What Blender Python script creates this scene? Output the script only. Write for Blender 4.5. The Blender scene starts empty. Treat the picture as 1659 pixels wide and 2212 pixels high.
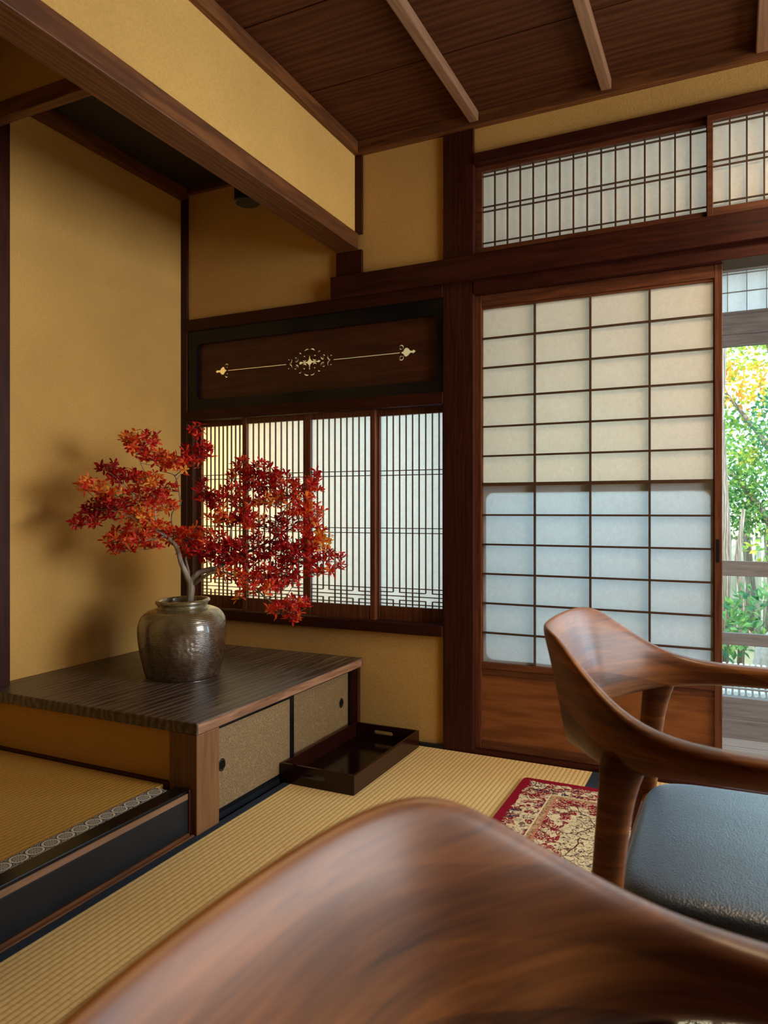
import bpy, bmesh, math, random
from mathutils import Vector, Matrix
from math import sin, cos, pi, radians, sqrt, atan2
random.seed(7)
SC = bpy.context.scene
COL = SC.collection
W = 2.664            # inner face of the window wall
EYE = 0.93

# ------------------------------------------------------------------ camera, light, exposure
cam = bpy.data.cameras.new('camera')
co = bpy.data.objects.new('camera', cam); COL.objects.link(co)
co.location = (0, 0, EYE)
co.rotation_euler = (radians(90), 0, radians(25.61))
cam.sensor_fit = 'HORIZONTAL'; cam.sensor_width = 36.0
cam.lens = 1575.0 / 1659.0 * 36.0
cam.shift_y = -4.0 / 1659.0
cam.clip_start = 0.02; cam.clip_end = 200
cam.dof.use_dof = True; cam.dof.focus_distance = 2.75; cam.dof.aperture_fstop = 9.0
SC.camera = co
SC.view_settings.view_transform = 'Standard'
SC.view_settings.look = 'None'
SC.view_settings.gamma = 1.0
SC.view_settings.exposure = 0.5
SC.view_settings.use_curve_mapping = False
SC.cycles.use_denoising = True
SC.cycles.max_bounces = 10
SC.cycles.diffuse_bounces = 5
SC.cycles.transmission_bounces = 6
SC.cycles.transparent_max_bounces = 12
SC.cycles.sample_clamp_indirect = 6.0
SC.cycles.caustics_reflective = False
SC.cycles.caustics_refractive = False

world = bpy.data.worlds.new('World'); SC.world = world
world.use_nodes = True
wn = world.node_tree.nodes; wl_ = world.node_tree.links
bg = wn['Background']
bg.inputs[0].default_value = (0.58, 0.82, 1.0, 1); bg.inputs[1].default_value = 3.3

def area(name, loc, rot, sx, sy, power, color):
    l = bpy.data.lights.new(name, 'AREA'); l.shape = 'RECTANGLE'
    l.size = sx; l.size_y = sy; l.energy = power; l.color = color
    o = bpy.data.objects.new(name, l); COL.objects.link(o)
    o.location = loc; o.rotation_euler = rot
    return o
# daylight through the open garden side on the right of the room (faces -x)
area('daylight_right', (2.42, 1.85, 1.40), (radians(90), 0, radians(90)), 1.5, 1.34, 60, (1.0, 0.97, 0.92))
# daylight through the open veranda doors right of the frame (faces -y)
area('daylight_veranda', (1.62, 3.30, 1.0), (radians(-90), 0, radians(12)), 1.25, 1.5, 62, (0.58, 0.82, 1.0))
# warm lamp over the table, outside the frame
area('pendant_lamp', (0.55, 1.95, 2.30), (0, 0, 0), .45, .45, 15, (1.0, 0.76, 0.45))
# daylight on the lattice window from outside (faces -y)
area('daylight_lattice_cool', (-1.12, 3.60, 1.2), (radians(-90), 0, 0), .5, 1.6, 22, (0.50, 0.84, 1.0))
area('bounce_lattice_warm', (-2.35, 3.35, 1.0), (radians(-90), 0, 0), 0.7, 1.3, 20, (1.0, 0.66, 0.18))  # added lamp imitating a sunlit wall outside the left screens
sun = bpy.data.lights.new('sun', 'SUN'); sun.energy = 4.5; sun.angle = radians(1.0); sun.color = (1.0, 0.95, 0.85)
so = bpy.data.objects.new('sun', sun); COL.objects.link(so); so.rotation_euler = (radians(42), 0, radians(12))

# ------------------------------------------------------------------ node helpers
class NT:
    def __init__(s, name):
        s.m = bpy.data.materials.new(name); s.m.use_nodes = True
        s.t = s.m.node_tree; s.n = s.t.nodes; s.l = s.t.links
        s.bsdf = s.n['Principled BSDF']; s.out = s.n['Material Output']
        s._c = None
    def new(s, typ, **kw):
        n = s.n.new(typ)
        for k, v in kw.items(): setattr(n, k, v)
        return n
    def put(s, sock, v):
        if hasattr(v, 'links') or isinstance(v, bpy.types.NodeSocket): s.l.new(v, sock)
        else:
            if isinstance(v, tuple) and len(v) == 3 and sock.type == 'RGBA': v = (*v, 1)
            sock.default_value = v
    def coord(s):
        if s._c is None: s._c = s.new('ShaderNodeTexCoord')
        return s._c.outputs['Object']
    def mapping(s, scale=(1, 1, 1), loc=(0, 0, 0), vec=None):
        n = s.new('ShaderNodeMapping'); s.put(n.inputs[0], vec or s.coord())
        n.inputs['Scale'].default_value = scale; n.inputs['Location'].default_value = loc
        return n.outputs[0]
    def noise(s, scale=5, detail=3, rough=.55, vec=None, dist=0.0, out=0):
        n = s.new('ShaderNodeTexNoise'); s.put(n.inputs['Vector'], vec or s.coord())
        n.inputs['Scale'].default_value = scale; n.inputs['Detail'].default_value = detail
        n.inputs['Roughness'].default_value = rough; n.inputs['Distortion'].default_value = dist
        return n.outputs[out]
    def voro(s, scale, vec=None, feature='F1', out='Distance', rand=1.0):
        n = s.new('ShaderNodeTexVoronoi', feature=feature); s.put(n.inputs['Vector'], vec or s.coord())
        n.inputs['Scale'].default_value = scale; n.inputs['Randomness'].default_value = rand
        return n.outputs[out]
    def wave(s, scale, dist=0, detail=2, vec=None, dirn='X', prof='SIN', typ='BANDS', dscale=1.0):
        n = s.new('ShaderNodeTexWave', wave_type=typ, wave_profile=prof)
        if typ == 'BANDS': n.bands_direction = dirn
        s.put(n.inputs['Vector'], vec or s.coord())
        n.inputs['Scale'].default_value = scale; n.inputs['Distortion'].default_value = dist
        n.inputs['Detail'].default_value = detail; n.inputs['Detail Scale'].default_value = dscale
        return n.outputs['Fac']
    def ramp(s, fac, stops, interp='LINEAR'):
        n = s.new('ShaderNodeValToRGB'); s.put(n.inputs[0], fac); cr = n.color_ramp
        cr.interpolation = interp
        while len(cr.elements) < len(stops): cr.elements.new(0.5)
        for e, (p, c) in zip(cr.elements, stops):
            e.position = p
            e.color = (*c, 1) if isinstance(c, tuple) else (c, c, c, 1)
        return n.outputs[0]
    def math(s, op, a, b=0.0, c=0.0):
        n = s.new('ShaderNodeMath', operation=op)
        s.put(n.inputs[0], a); s.put(n.inputs[1], b); s.put(n.inputs[2], c)
        return n.outputs[0]
    def mix(s, fac, a, b, blend='MIX'):
        n = s.new('ShaderNodeMix', data_type='RGBA', blend_type=blend)
        s.put(n.inputs[0], fac); s.put(n.inputs[6], a); s.put(n.inputs[7], b)
        return n.outputs[2]
    def sep(s, vec=None):
        n = s.new('ShaderNodeSeparateXYZ'); s.put(n.inputs[0], vec or s.coord()); return n.outputs
    def comb(s, x, y, z):
        n = s.new('ShaderNodeCombineXYZ'); s.put(n.inputs[0], x); s.put(n.inputs[1], y); s.put(n.inputs[2], z)
        return n.outputs[0]
    def bump(s, h, strength=.3, dist=.002, norm=None):
        n = s.new('ShaderNodeBump'); s.put(n.inputs['Height'], h)
        n.inputs['Strength'].default_value = strength; n.inputs['Distance'].default_value = dist
        if norm: s.put(n.inputs['Normal'], norm)
        s.l.new(n.outputs[0], s.bsdf.inputs['Normal']); return n.outputs[0]
    def set(s, color=None, rough=None, metal=None, spec=None, coat=None, coatr=None, sheen=None):
        b = s.bsdf.inputs
        if color is not None: s.put(b['Base Color'], color)
        if rough is not None: s.put(b['Roughness'], rough)
        if metal is not None: s.put(b['Metallic'], metal)
        if spec is not None: s.put(b['Specular IOR Level'], spec)
        if coat is not None: s.put(b['Coat Weight'], coat)
        if coatr is not None: s.put(b['Coat Roughness'], coatr)
        if sheen is not None: s.put(b['Sheen Weight'], sheen)
        return s.m

def axis_scale(axis, long, cross):
    return tuple(long if a == axis else cross for a in 'xyz')

def wood(name, dark, mid, light, axis='x', rough=.45, scale=1.0, bump=.15, figure=0.5, coat=0.0, spec=.35):
    t = NT(name)
    v = t.mapping(axis_scale(axis, 1.6 * scale, 26 * scale))
    g = t.noise(3.2, 6, .62, vec=v, dist=.6)
    v2 = t.mapping(axis_scale(axis, .9 * scale, 7 * scale))
    w = t.wave(2.6, 9.0, 3, vec=v2, dirn={'x': 'Y', 'y': 'X', 'z': 'X'}[axis], dscale=1.3)
    f = t.math('ADD', t.math('MULTIPLY', g, 1 - figure * .5), t.math('MULTIPLY', w, figure * .5))
    col = t.ramp(f, [(.28, dark), (.5, mid), (.74, light)])
    fine = t.noise(1, 3, .7, vec=t.mapping(axis_scale(axis, 8, 420)))
    col = t.mix(t.math('MULTIPLY', fine, .35), col, dark)
    t.bump(t.math('ADD', f, t.math('MULTIPLY', fine, .5)), bump, .0015)
    r = t.math('ADD', t.math('MULTIPLY', g, .18), rough - .09)
    return t.set(col, r, spec=spec, coat=coat, coatr=.25)

def plain(name, color, rough=.5, **kw):
    t = NT(name); n = t.noise(30, 3)
    c2 = tuple(min(1, c * 1.25) for c in color); c1 = tuple(c * .8 for c in color)
    return t.set(t.ramp(n, [(.3, c1), (.7, c2)]), rough, **kw)

def plaster(name, c=(.62, .360, .105)):
    t = NT(name)
    big = t.noise(1.7, 4, .6)
    fine = t.noise(140, 4, .7)
    straw = t.noise(60, 2, .6, vec=t.mapping((1, 1, 5)), dist=2.0)
    specks = t.voro(85)
    sp = t.math('LESS_THAN', specks, .085)
    gate = t.math('GREATER_THAN', t.noise(40, 1), .56)
    col = t.ramp(big, [(.25, tuple(x * .86 for x in c)), (.75, tuple(min(1, x * 1.1) for x in c))])
    col = t.mix(t.math('MULTIPLY', t.ramp(fine, [(.35, 0.0), (.65, 1.0)]), .30), col, tuple(x * .55 for x in c))
    col = t.mix(t.math('MULTIPLY', t.math('MULTIPLY', sp, gate), .55), col, (.16, .10, .04))
    h = t.math('ADD', fine, t.math('MULTIPLY', straw, .6))
    t.bump(h, .6, .0032)
    return t.set(col, .92, spec=.15)

M = {}
M['plaster'] = plaster('plaster_ochre')
dk = ((.018, .0032, .0014), (.040, .0070, .0028), (.062, .0125, .0048))
for a in 'xyz': M['post_' + a] = wood('stained_cedar_' + a, *dk, axis=a, rough=.46, figure=.3, bump=.08, spec=.22)
br = ((.07, .022, .006), (.125, .040, .010), (.19, .068, .018))
for a in 'xyz': M['beam_' + a] = wood('cedar_' + a, *br, axis=a, rough=.5, figure=.6, bump=.12)
M['ceil'] = wood('ceiling_cedar', (.045, .012, .0035), (.072, .021, .006), (.105, .034, .010), axis='x', rough=.65, scale=.55, figure=.6, bump=.10, spec=.15)
M['batten'] = wood('ceiling_batten', (.17, .085, .042), (.24, .12, .062), (.30, .16, .09), axis='y', rough=.55, figure=.3)
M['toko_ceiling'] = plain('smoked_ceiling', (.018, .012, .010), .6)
M['sash_x'] = wood('sash_cedar_x', (.05, .013, .005), (.12, .034, .012), (.19, .06, .02), axis='x', rough=.45, figure=.3, bump=.05)
M['sash_z'] = wood('sash_cedar_z', (.05, .013, .005), (.12, .034, .012), (.19, .06, .02), axis='z', rough=.45, figure=.3, bump=.05)
M['muntin'] = plain('muntin_cedar', (.060, .026, .009), .5)
M['door_board'] = wood('door_board', (.15, .043, .010), (.20, .062, .015), (.26, .088, .022), axis='x', rough=.45, figure=.8, scale=.9, bump=.05)
M['transom_board'] = wood('transom_board', (.030, .007, .004), (.062, .015, .007), (.09, .024, .011), axis='x', rough=.38, figure=.3, bump=.05)
M['top_board'] = wood('weathered_top', (.022, .013, .009), (.070, .044, .030), (.19, .13, .095), axis='y', rough=.36, figure=.6, bump=.5, spec=.6, scale=.6)
M['edge_board'] = wood('worn_edge', (.10, .042, .020), (.24, .115, .060), (.42, .23, .14), axis='y', rough=.45, figure=.4, bump=.2)
M['cab_post'] = wood('cabinet_post', (.12, .048, .015), (.18, .078, .025), (.24, .11, .038), axis='z', rough=.5, figure=.3)

def lacquer(name, c, r=.12):
    t = NT(name); n = t.noise(9, 2)
    return t.set(t.ramp(n, [(.3, tuple(x * .8 for x in c)), (.7, tuple(x * 1.3 for x in c))]), r, spec=.3)
M['lacquer'] = lacquer('black_lacquer', (.004, .0045, .0055), .22)
M['lacquer_matt'] = lacquer('black_lacquer_satin', (.006, .007, .009), .4)
M['tray'] = lacquer('tray_lacquer', (.016, .0032, .002), .2)
M['tray_in'] = lacquer('tray_lacquer_inside', (.008, .002, .002), .15)

def paper(name, tint=(.86, .86, .84), trans=.62, fiber=1.0):
    t = NT(name)
    fib = t.noise(55, 5, .75, vec=t.mapping((1, 1, .8)), dist=1.5)
    col = t.ramp(fib, [(.3, tuple(x * (1 - .10 * fiber) for x in tint)), (.65, tint)])
    d = t.new('ShaderNodeBsdfDiffuse'); tr = t.new('ShaderNodeBsdfTranslucent'); mx = t.new('ShaderNodeMixShader')
    t.put(d.inputs[0], col); t.put(tr.inputs[0], col); mx.inputs[0].default_value = trans
    t.l.new(d.outputs[0], mx.inputs[1]); t.l.new(tr.outputs[0], mx.inputs[2])
    t.l.new(mx.outputs[0], t.out.inputs[0]); return t.m
M['paper'] = paper('washi_paper')
M['paper_warm'] = paper('washi_paper_warm_light', (.93, .84, .73))  # warm light on upper paper and transoms, put into the tint
M['paper_dense'] = paper('layered_washi', (.95, .86, .66), .42)
M['paper_cool'] = paper('washi_paper_cool_light', (.84, .88, .90))  # cool light on the lower paper, put into the tint

def tatami(name, c, period=.0158):
    t = NT(name); x, y, z = t.sep()
    r = t.math('MULTIPLY', t.math('ABSOLUTE', t.math('SINE', t.math('MULTIPLY', x, pi / period))), 1.0)
    r = t.math('POWER', r, .45)
    row = t.math('FLOOR', t.math('DIVIDE', x, period))
    off = t.math('MULTIPLY', t.math('FRACT', t.math('MULTIPLY', row, .5)), 1.0)
    fr = t.math('FRACT', t.math('ADD', t.math('DIVIDE', y, .030), off))
    knot = t.math('SUBTRACT', 1.0, t.math('MULTIPLY', t.math('ABSOLUTE', t.math('SUBTRACT', fr, .5)), 2.0))
    knot = t.math('POWER', knot, 6.0)
    reed = t.noise(1, 2, .6, vec=t.mapping((30, 900, 1)))
    big = t.noise(2.2, 3)
    col = t.ramp(reed, [(.25, tuple(k * .8 for k in c)), (.75, tuple(min(1, k * 1.12) for k in c))])
    col = t.mix(t.math('MULTIPLY', big, .35), col, (c[0] * .82, c[1] * .74, c[2] * .55))
    groove = t.math('SUBTRACT', 1.0, r)
    col = t.mix(t.math('MULTIPLY', t.math('POWER', groove, 1.1), .85), col, (c[0] * .42, c[1] * .33, c[2] * .2))
    col = t.mix(t.math('MULTIPLY', knot, .22), col, (c[0] * .4, c[1] * .32, c[2] * .2))
    t.bump(t.math('ADD', r, t.math('MULTIPLY', reed, .12)), .55, .0016)
    return t.set(col, .62, spec=.3)
M['tatami'] = tatami('tatami_rush', (.86, .59, .25))
M['tatami_alcove'] = tatami('tatami_rush_alcove', (.56, .33, .075), .0150)
def heri(name):
    t = NT(name); w = t.wave(330, 0, 0, dirn='Y'); w2 = t.wave(330, 0, 0, dirn='X')
    t.bump(t.math('ADD', w, w2), .3, .0006)
    return t.set(t.ramp(w, [(0, (.004, .010, .020)), (1, (.010, .022, .040))]), .8)
M['heri'] = heri('navy_cloth_border')

def medallion_border(name):
    """white crest rings on black, origin of the object on the ring line, spacing .0433 along y"""
    t = NT(name); x, y, z = t.sep()
    sp = .0435
    fy = t.math('MULTIPLY', t.math('SUBTRACT', t.math('FRACT', t.math('ADD', t.math('DIVIDE', y, sp), .5)), .5), sp)
    rr = t.math('SQRT', t.math('ADD', t.math('MULTIPLY', x, x), t.math('MULTIPLY', fy, fy)))
    ring = t.math('MULTIPLY', t.math('GREATER_THAN', rr, .0155), t.math('LESS_THAN', rr, .0210))
    ang = t.math('ARCTAN2', x, fy)
    petal = t.math('GREATER_THAN', t.math('ADD', t.math('SINE', t.math('MULTIPLY', ang, 12.0)), t.math('SINE', t.math('MULTIPLY', rr, 2600.0))), .05)
    inner = t.math('MULTIPLY', t.math('LESS_THAN', rr, .0135), petal)
    lin = t.math('GREATER_THAN', t.math('SINE', t.math('MULTIPLY', t.math('SUBTRACT', y, t.math('MULTIPLY', t.math('ABSOLUTE', x), .8)), 1400.0)), .15)
    outer = t.math('MULTIPLY', t.math('GREATER_THAN', rr, .0235), lin)
    outer = t.math('MULTIPLY', outer, t.math('GREATER_THAN', t.noise(330, 2), .44))
    m = t.math('MINIMUM', t.math('ADD', t.math('ADD', ring, inner), outer), 1.0)
    return t.set(t.mix(m, (.012, .010, .008), (.62, .58, .50)), .75)
M['crest'] = medallion_border('crest_border')

def walnut(name):
    t = NT(name)
    x, y, z = t.sep()
    wob = t.math('MULTIPLY', t.math('SUBTRACT', t.noise(2.0, 2), .5), .02)
    lam = t.math('FLOOR', t.math('DIVIDE', t.math('ADD', z, t.math('ADD', wob, t.math('MULTIPLY', x, .35))), .040))
    wnz = t.new('ShaderNodeTexWhiteNoise', noise_dimensions='1D'); t.put(wnz.inputs['W'], lam)
    v = t.mapping((4, 4, 75))
    g = t.noise(2.2, 6, .62, vec=v, dist=.8)
    v2 = t.mapping((2, 2, 13))
    w = t.noise(1.5, 3, .5, vec=v2, dist=1.6)
    f = t.math('ADD', t.math('ADD', t.math('MULTIPLY', g, .55), t.math('MULTIPLY', w, .5)), t.math('MULTIPLY', t.math('SUBTRACT', wnz.outputs['Value'], .5), .22))
    col = t.ramp(f, [(.30, (.036, .009, .002)), (.52, (.135, .038, .006)), (.78, (.29, .092, .014))])
    t.bump(g, .06, .001)
    return t.set(col, .42, spec=.22, coat=.13, coatr=.22)
M['walnut'] = walnut('oiled_walnut')
def leather():
    t = NT('navy_leather')
    v = t.voro(330, feature='F1'); n = t.noise(60, 3)
    h = t.math('ADD', v, t.math('MULTIPLY', n, .4))
    t.bump(h, .5, .0010)
    t.bsdf.inputs['Sheen Tint'].default_value = (.55, .78, 1, 1); t.bsdf.inputs['Sheen Roughness'].default_value = .35  # blue sheen tint stands in for sky reflected on the seat
    return t.set(t.ramp(n, [(.3, (.018, .026, .038)), (.7, (.028, .040, .058))]), .36, spec=.8, sheen=.40)
M['leather'] = leather()

def vase_mat():
    t = NT('ash_glazed_stoneware'); x, y, z = t.sep()
    n = t.noise(9, 5, .65); n2 = t.noise(60, 4, .7)
    grad = t.math('ADD', t.math('MULTIPLY', z, 2.6), t.math('MULTIPLY', t.math('SUBTRACT', n, .5), .9))
    col = t.ramp(grad, [(.05, (.030, .012, .006)), (.32, (.060, .028, .012)), (.55, (.105, .070, .028)), (.8, (.15, .125, .050))])
    col = t.mix(t.math('MULTIPLY', t.ramp(n2, [(.45, 0.0), (.7, 1.0)]), .35), col, (.16, .10, .055))
    rings = t.wave(55, 1.6, 3, dirn='Z', vec=t.mapping((.22, .22, 1)))
    # warty splash where ash fused: object space spot on the side facing the room
    sx = t.math('SUBTRACT', x, .105); sy = t.math('ADD', y, .105); sz = t.math('SUBTRACT', z, .125)
    dd = t.math('SQRT', t.math('ADD', t.math('ADD', t.math('MULTIPLY', sx, sx), t.math('MULTIPLY', sy, sy)), t.math('MULTIPLY', sz, sz)))
    spot = t.math('MAXIMUM', 0.0, t.math('SUBTRACT', 1.0, t.math('DIVIDE', dd, .058)))
    lump = t.math('MULTIPLY', t.math('SUBTRACT', 1.0, t.voro(75, feature='SMOOTH_F1')), t.math('MULTIPLY', spot, 5.0))
    h = t.math('ADD', t.math('ADD', t.math('MULTIPLY', n2, .5), t.math('MULTIPLY', rings, .35)), lump)
    t.bump(h, .55, .0035)
    col = t.mix(t.math('MINIMUM', t.math('MULTIPLY', spot, 1.2), .7), col, (.22, .16, .11))
    return t.set(col, t.math('ADD', t.math('MULTIPLY', n2, .20), .16), spec=.9, coat=1.0, coatr=.10)
M['vase'] = vase_mat()
M['bark'] = wood('grey_bark', (.13, .105, .075), (.30, .26, .20), (.48, .43, .34), axis='z', rough=.6, figure=.3, bump=.3)
M['twig'] = plain('brown_twig', (.13, .085, .05), .7)

def leaf_mat(name, stops, trans=.45):
    t = NT(name)
    at = t.new('ShaderNodeAttribute'); at.attribute_name = 'tint'
    gi = t.new('ShaderNodeNewGeometry')
    f = t.math('ADD', at.outputs['Fac'], t.math('MULTIPLY', t.math('SUBTRACT', gi.outputs['Random Per Island'], .5), .38))
    col = t.ramp(f, stops)
    p = t.bsdf; t.set(col, .45, spec=.35)
    tr = t.new('ShaderNodeBsdfTranslucent'); t.put(tr.inputs[0], col); mx = t.new('ShaderNodeMixShader'); mx.inputs[0].default_value = trans
    t.l.new(p.outputs[0], mx.inputs[1]); t.l.new(tr.outputs[0], mx.inputs[2]); t.l.new(mx.outputs[0], t.out.inputs[0])
    return t.m
M['autumn'] = leaf_mat('autumn_leaf', [(0.0, (.26, .004, .010)), (.35, (.62, .012, .014)), (.6, (.85, .075, .022)), (.8, (.92, .28, .04)), (1.0, (.88, .46, .06))], .45)
M['green_leaf'] = leaf_mat('garden_leaf', [(0.0, (.05, .16, .08)), (.3, (.14, .32, .10)), (.55, (.38, .52, .09)), (.8, (.75, .58, .08)), (1.0, (.85, .33, .06))], .5)

def fusuma(name):
    t = NT(name)
    v = t.voro(125, feature='DISTANCE_TO_EDGE', vec=t.mapping((1, 1, 1.1)))
    e = t.ramp(v, [(.03, 1.0), (.12, 0.0)])
    n = t.noise(3, 2); n2 = t.noise(90, 3)
    col = t.mix(e, (.13, .075, .030), (.27, .175, .080))
    col = t.mix(t.math('MULTIPLY', n2, .5), col, (.20, .125, .055))
    t.bump(t.math('ADD', e, n2), .25, .0008)
    return t.set(col, .55, spec=.4)
M['fusuma'] = fusuma('patterned_door_paper')

def rug_mat(x0, y0, x1, y1):
    t = NT('arabesque_rug'); x, y, z = t.sep()
    warp = t.noise(9, 3, .6, out=1)
    wv = t.new('ShaderNodeVectorMath', operation='MULTIPLY_ADD'); t.put(wv.inputs[0], warp)
    wv.inputs[1].default_value = (.05, .05, 0); t.put(wv.inputs[2], t.coord()); wvec = wv.outputs[0]
    dx = t.math('MINIMUM', t.math('SUBTRACT', x, x0), t.math('SUBTRACT', x1, x))
    dy = t.math('MINIMUM', t.math('SUBTRACT', y1, y), t.math('SUBTRACT', y, y0))
    d = t.math('MINIMUM', dx, dy)
    # mirrored coordinates so the ornament repeats like a woven motif
    def contour(sc, wd, off=0.0, det=2.0):
        n = t.noise(sc, det, .5, vec=t.mapping((1, 1, 1), (off, off * 1.7, 0)), dist=.8)
        a = t.math('ABSOLUTE', t.math('SUBTRACT', t.math('FRACT', t.math('MULTIPLY', n, 5.0)), .5))
        return t.math('LESS_THAN', a, wd)
    red = (.24, .004, .016); cream = (.70, .55, .33); brown = (.09, .030, .020); navy = (.03, .03, .05); salmon = (.50, .16, .09); olive = (.28, .25, .12)
    c1 = contour(26, .10); c2 = contour(34, .11, 3.1); c3 = contour(52, .14, 7.7); c4 = contour(9, .045, 5.2)
    edge = t.voro(38, feature='DISTANCE_TO_EDGE', vec=wvec)
    eline = t.math('LESS_THAN', edge, .07)
    cell = t.voro(38, feature='F1', out='Color', vec=wvec)
    cs = t.new('ShaderNodeSeparateColor'); t.put(cs.inputs[0], cell)
    # field
    field = t.mix(t.math('MULTIPLY', c3, .75), cream, olive)
    field = t.mix(t.math('MULTIPLY', c1, .9), field, brown)
    field = t.mix(t.math('MULTIPLY', t.math('MULTIPLY', c2, t.math('GREATER_THAN', cs.outputs[0], .72)), .9), field, navy)
    big = t.noise(5.0, 1, .5, vec=t.mapping((1, 1, 1), (2.3, 4.1, 0)))
    redmask = t.math('GREATER_THAN', t.math('SUBTRACT', t.math('ADD', t.math('MULTIPLY', big, .55), .10), t.math('MULTIPLY', t.math('SUBTRACT', d, .14), 1.5)), .22)
    redfield = t.mix(t.math('MAXIMUM', c3, t.math('GREATER_THAN', cs.outputs[1], .66)), red, cream)
    redfield = t.mix(t.math('MULTIPLY', c1, .8), redfield, brown)
    field = t.mix(redmask, field, redfield)
    lobe = t.voro(7.5, feature='DISTANCE_TO_EDGE', vec=wvec)
    field = t.mix(t.math('LESS_THAN', lobe, .010), field, brown)
    # border
    bord = t.mix(t.math('MAXIMUM', c3, t.math('GREATER_THAN', cs.outputs[2], .45)), red, cream)
    bord = t.mix(t.math('MULTIPLY', c2, .85), bord, brown)
    bl = t.math('GREATER_THAN', t.noise(11, 1, vec=t.mapping((1, 1, 1), (9, 1, 0))), .52)
    bord = t.mix(t.math('MULTIPLY', bl, t.math('MULTIPLY', c1, 1.0)), bord, navy)
    stripe = t.mix(contour(60, .2, 1.0), (.50, .33, .17), (.24, .09, .04))
    def band(a, b): return t.math('MULTIPLY', t.math('GREATER_THAN', d, a), t.math('LESS_THAN', d, b))
    col = t.mix(t.math('GREATER_THAN', d, .118), bord, stripe)
    col = t.mix(band(.116, .121), col, cream)
    col = t.mix(t.math('GREATER_THAN', d, .138), col, salmon)
    col = t.mix(t.math('GREATER_THAN', d, .143), col, field)
    jag = t.math('ADD', .030, t.math('MULTIPLY', t.math('SUBTRACT', t.noise(48, 2), .5), .03))
    col = t.mix(t.math('LESS_THAN', d, jag), col, red)
    t.bump(t.noise(700, 2), .5, .0012)
    return t.set(col, .9, spec=.1)

def glass():
    t = NT('window_glass')
    tr = t.new('ShaderNodeBsdfTransparent'); gl = t.new('ShaderNodeBsdfGlossy'); gl.inputs['Roughness'].default_value = .02
    mx = t.new('ShaderNodeMixShader'); fr = t.new('ShaderNodeFresnel'); fr.inputs[0].default_value = 1.45
    tr.inputs[0].default_value = (.96, .98, .97, 1)
    t.l.new(fr.outputs[0], mx.inputs[0]); t.l.new(tr.outputs[0], mx.inputs[1]); t.l.new(gl.outputs[0], mx.inputs[2]); t.l.new(mx.outputs[0], t.out.inputs[0])
    return t.m
M['glass'] = glass()
M['engawa'] = wood('veranda_boards', (.42, .43, .45), (.52, .53, .55), (.60, .61, .63), axis='x', rough=.24, figure=.4, spec=.5)
for a in 'xz': M['grey_' + a] = wood('weathered_frame_' + a, (.18, .15, .145), (.28, .245, .24), (.38, .34, .33), axis=a, rough=.55, figure=.3)
M['bamboo'] = wood('pale_bamboo', (.42, .38, .28), (.58, .54, .42), (.70, .66, .54), axis='z', rough=.5, figure=.2)
M['slat'] = wood('bleached_slat', (.40, .38, .33), (.56, .54, .48), (.68, .66, .60), axis='y', rough=.6, figure=.2)
M['soil'] = plain('garden_soil', (.20, .19, .11), .9)
M['trunk'] = wood('tree_bark', (.10, .075, .055), (.24, .19, .15), (.42, .36, .30), axis='z', rough=.8, figure=.6, bump=.6)
M['stone'] = plain('garden_stone', (.34, .31, .27), .8)
M['dark_metal'] = plain('dark_blue_black_metal', (.010, .014, .022), .35, metal=.3)

# ------------------------------------------------------------------ geometry helpers
WL = {}   # world location of every object's origin
def tag(o, label=None, cat=None, group=None, kind=None):
    if label: o['label'] = label
    if cat: o['category'] = cat
    if group: o['group'] = group
    if kind: o['kind'] = kind
    return o
def thing(name, loc, label, cat, group=None):
    o = bpy.data.objects.new(name, None); COL.objects.link(o); o.location = loc; o.empty_display_size = .05
    WL[o] = Vector(loc); return tag(o, label, cat, group)

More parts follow.
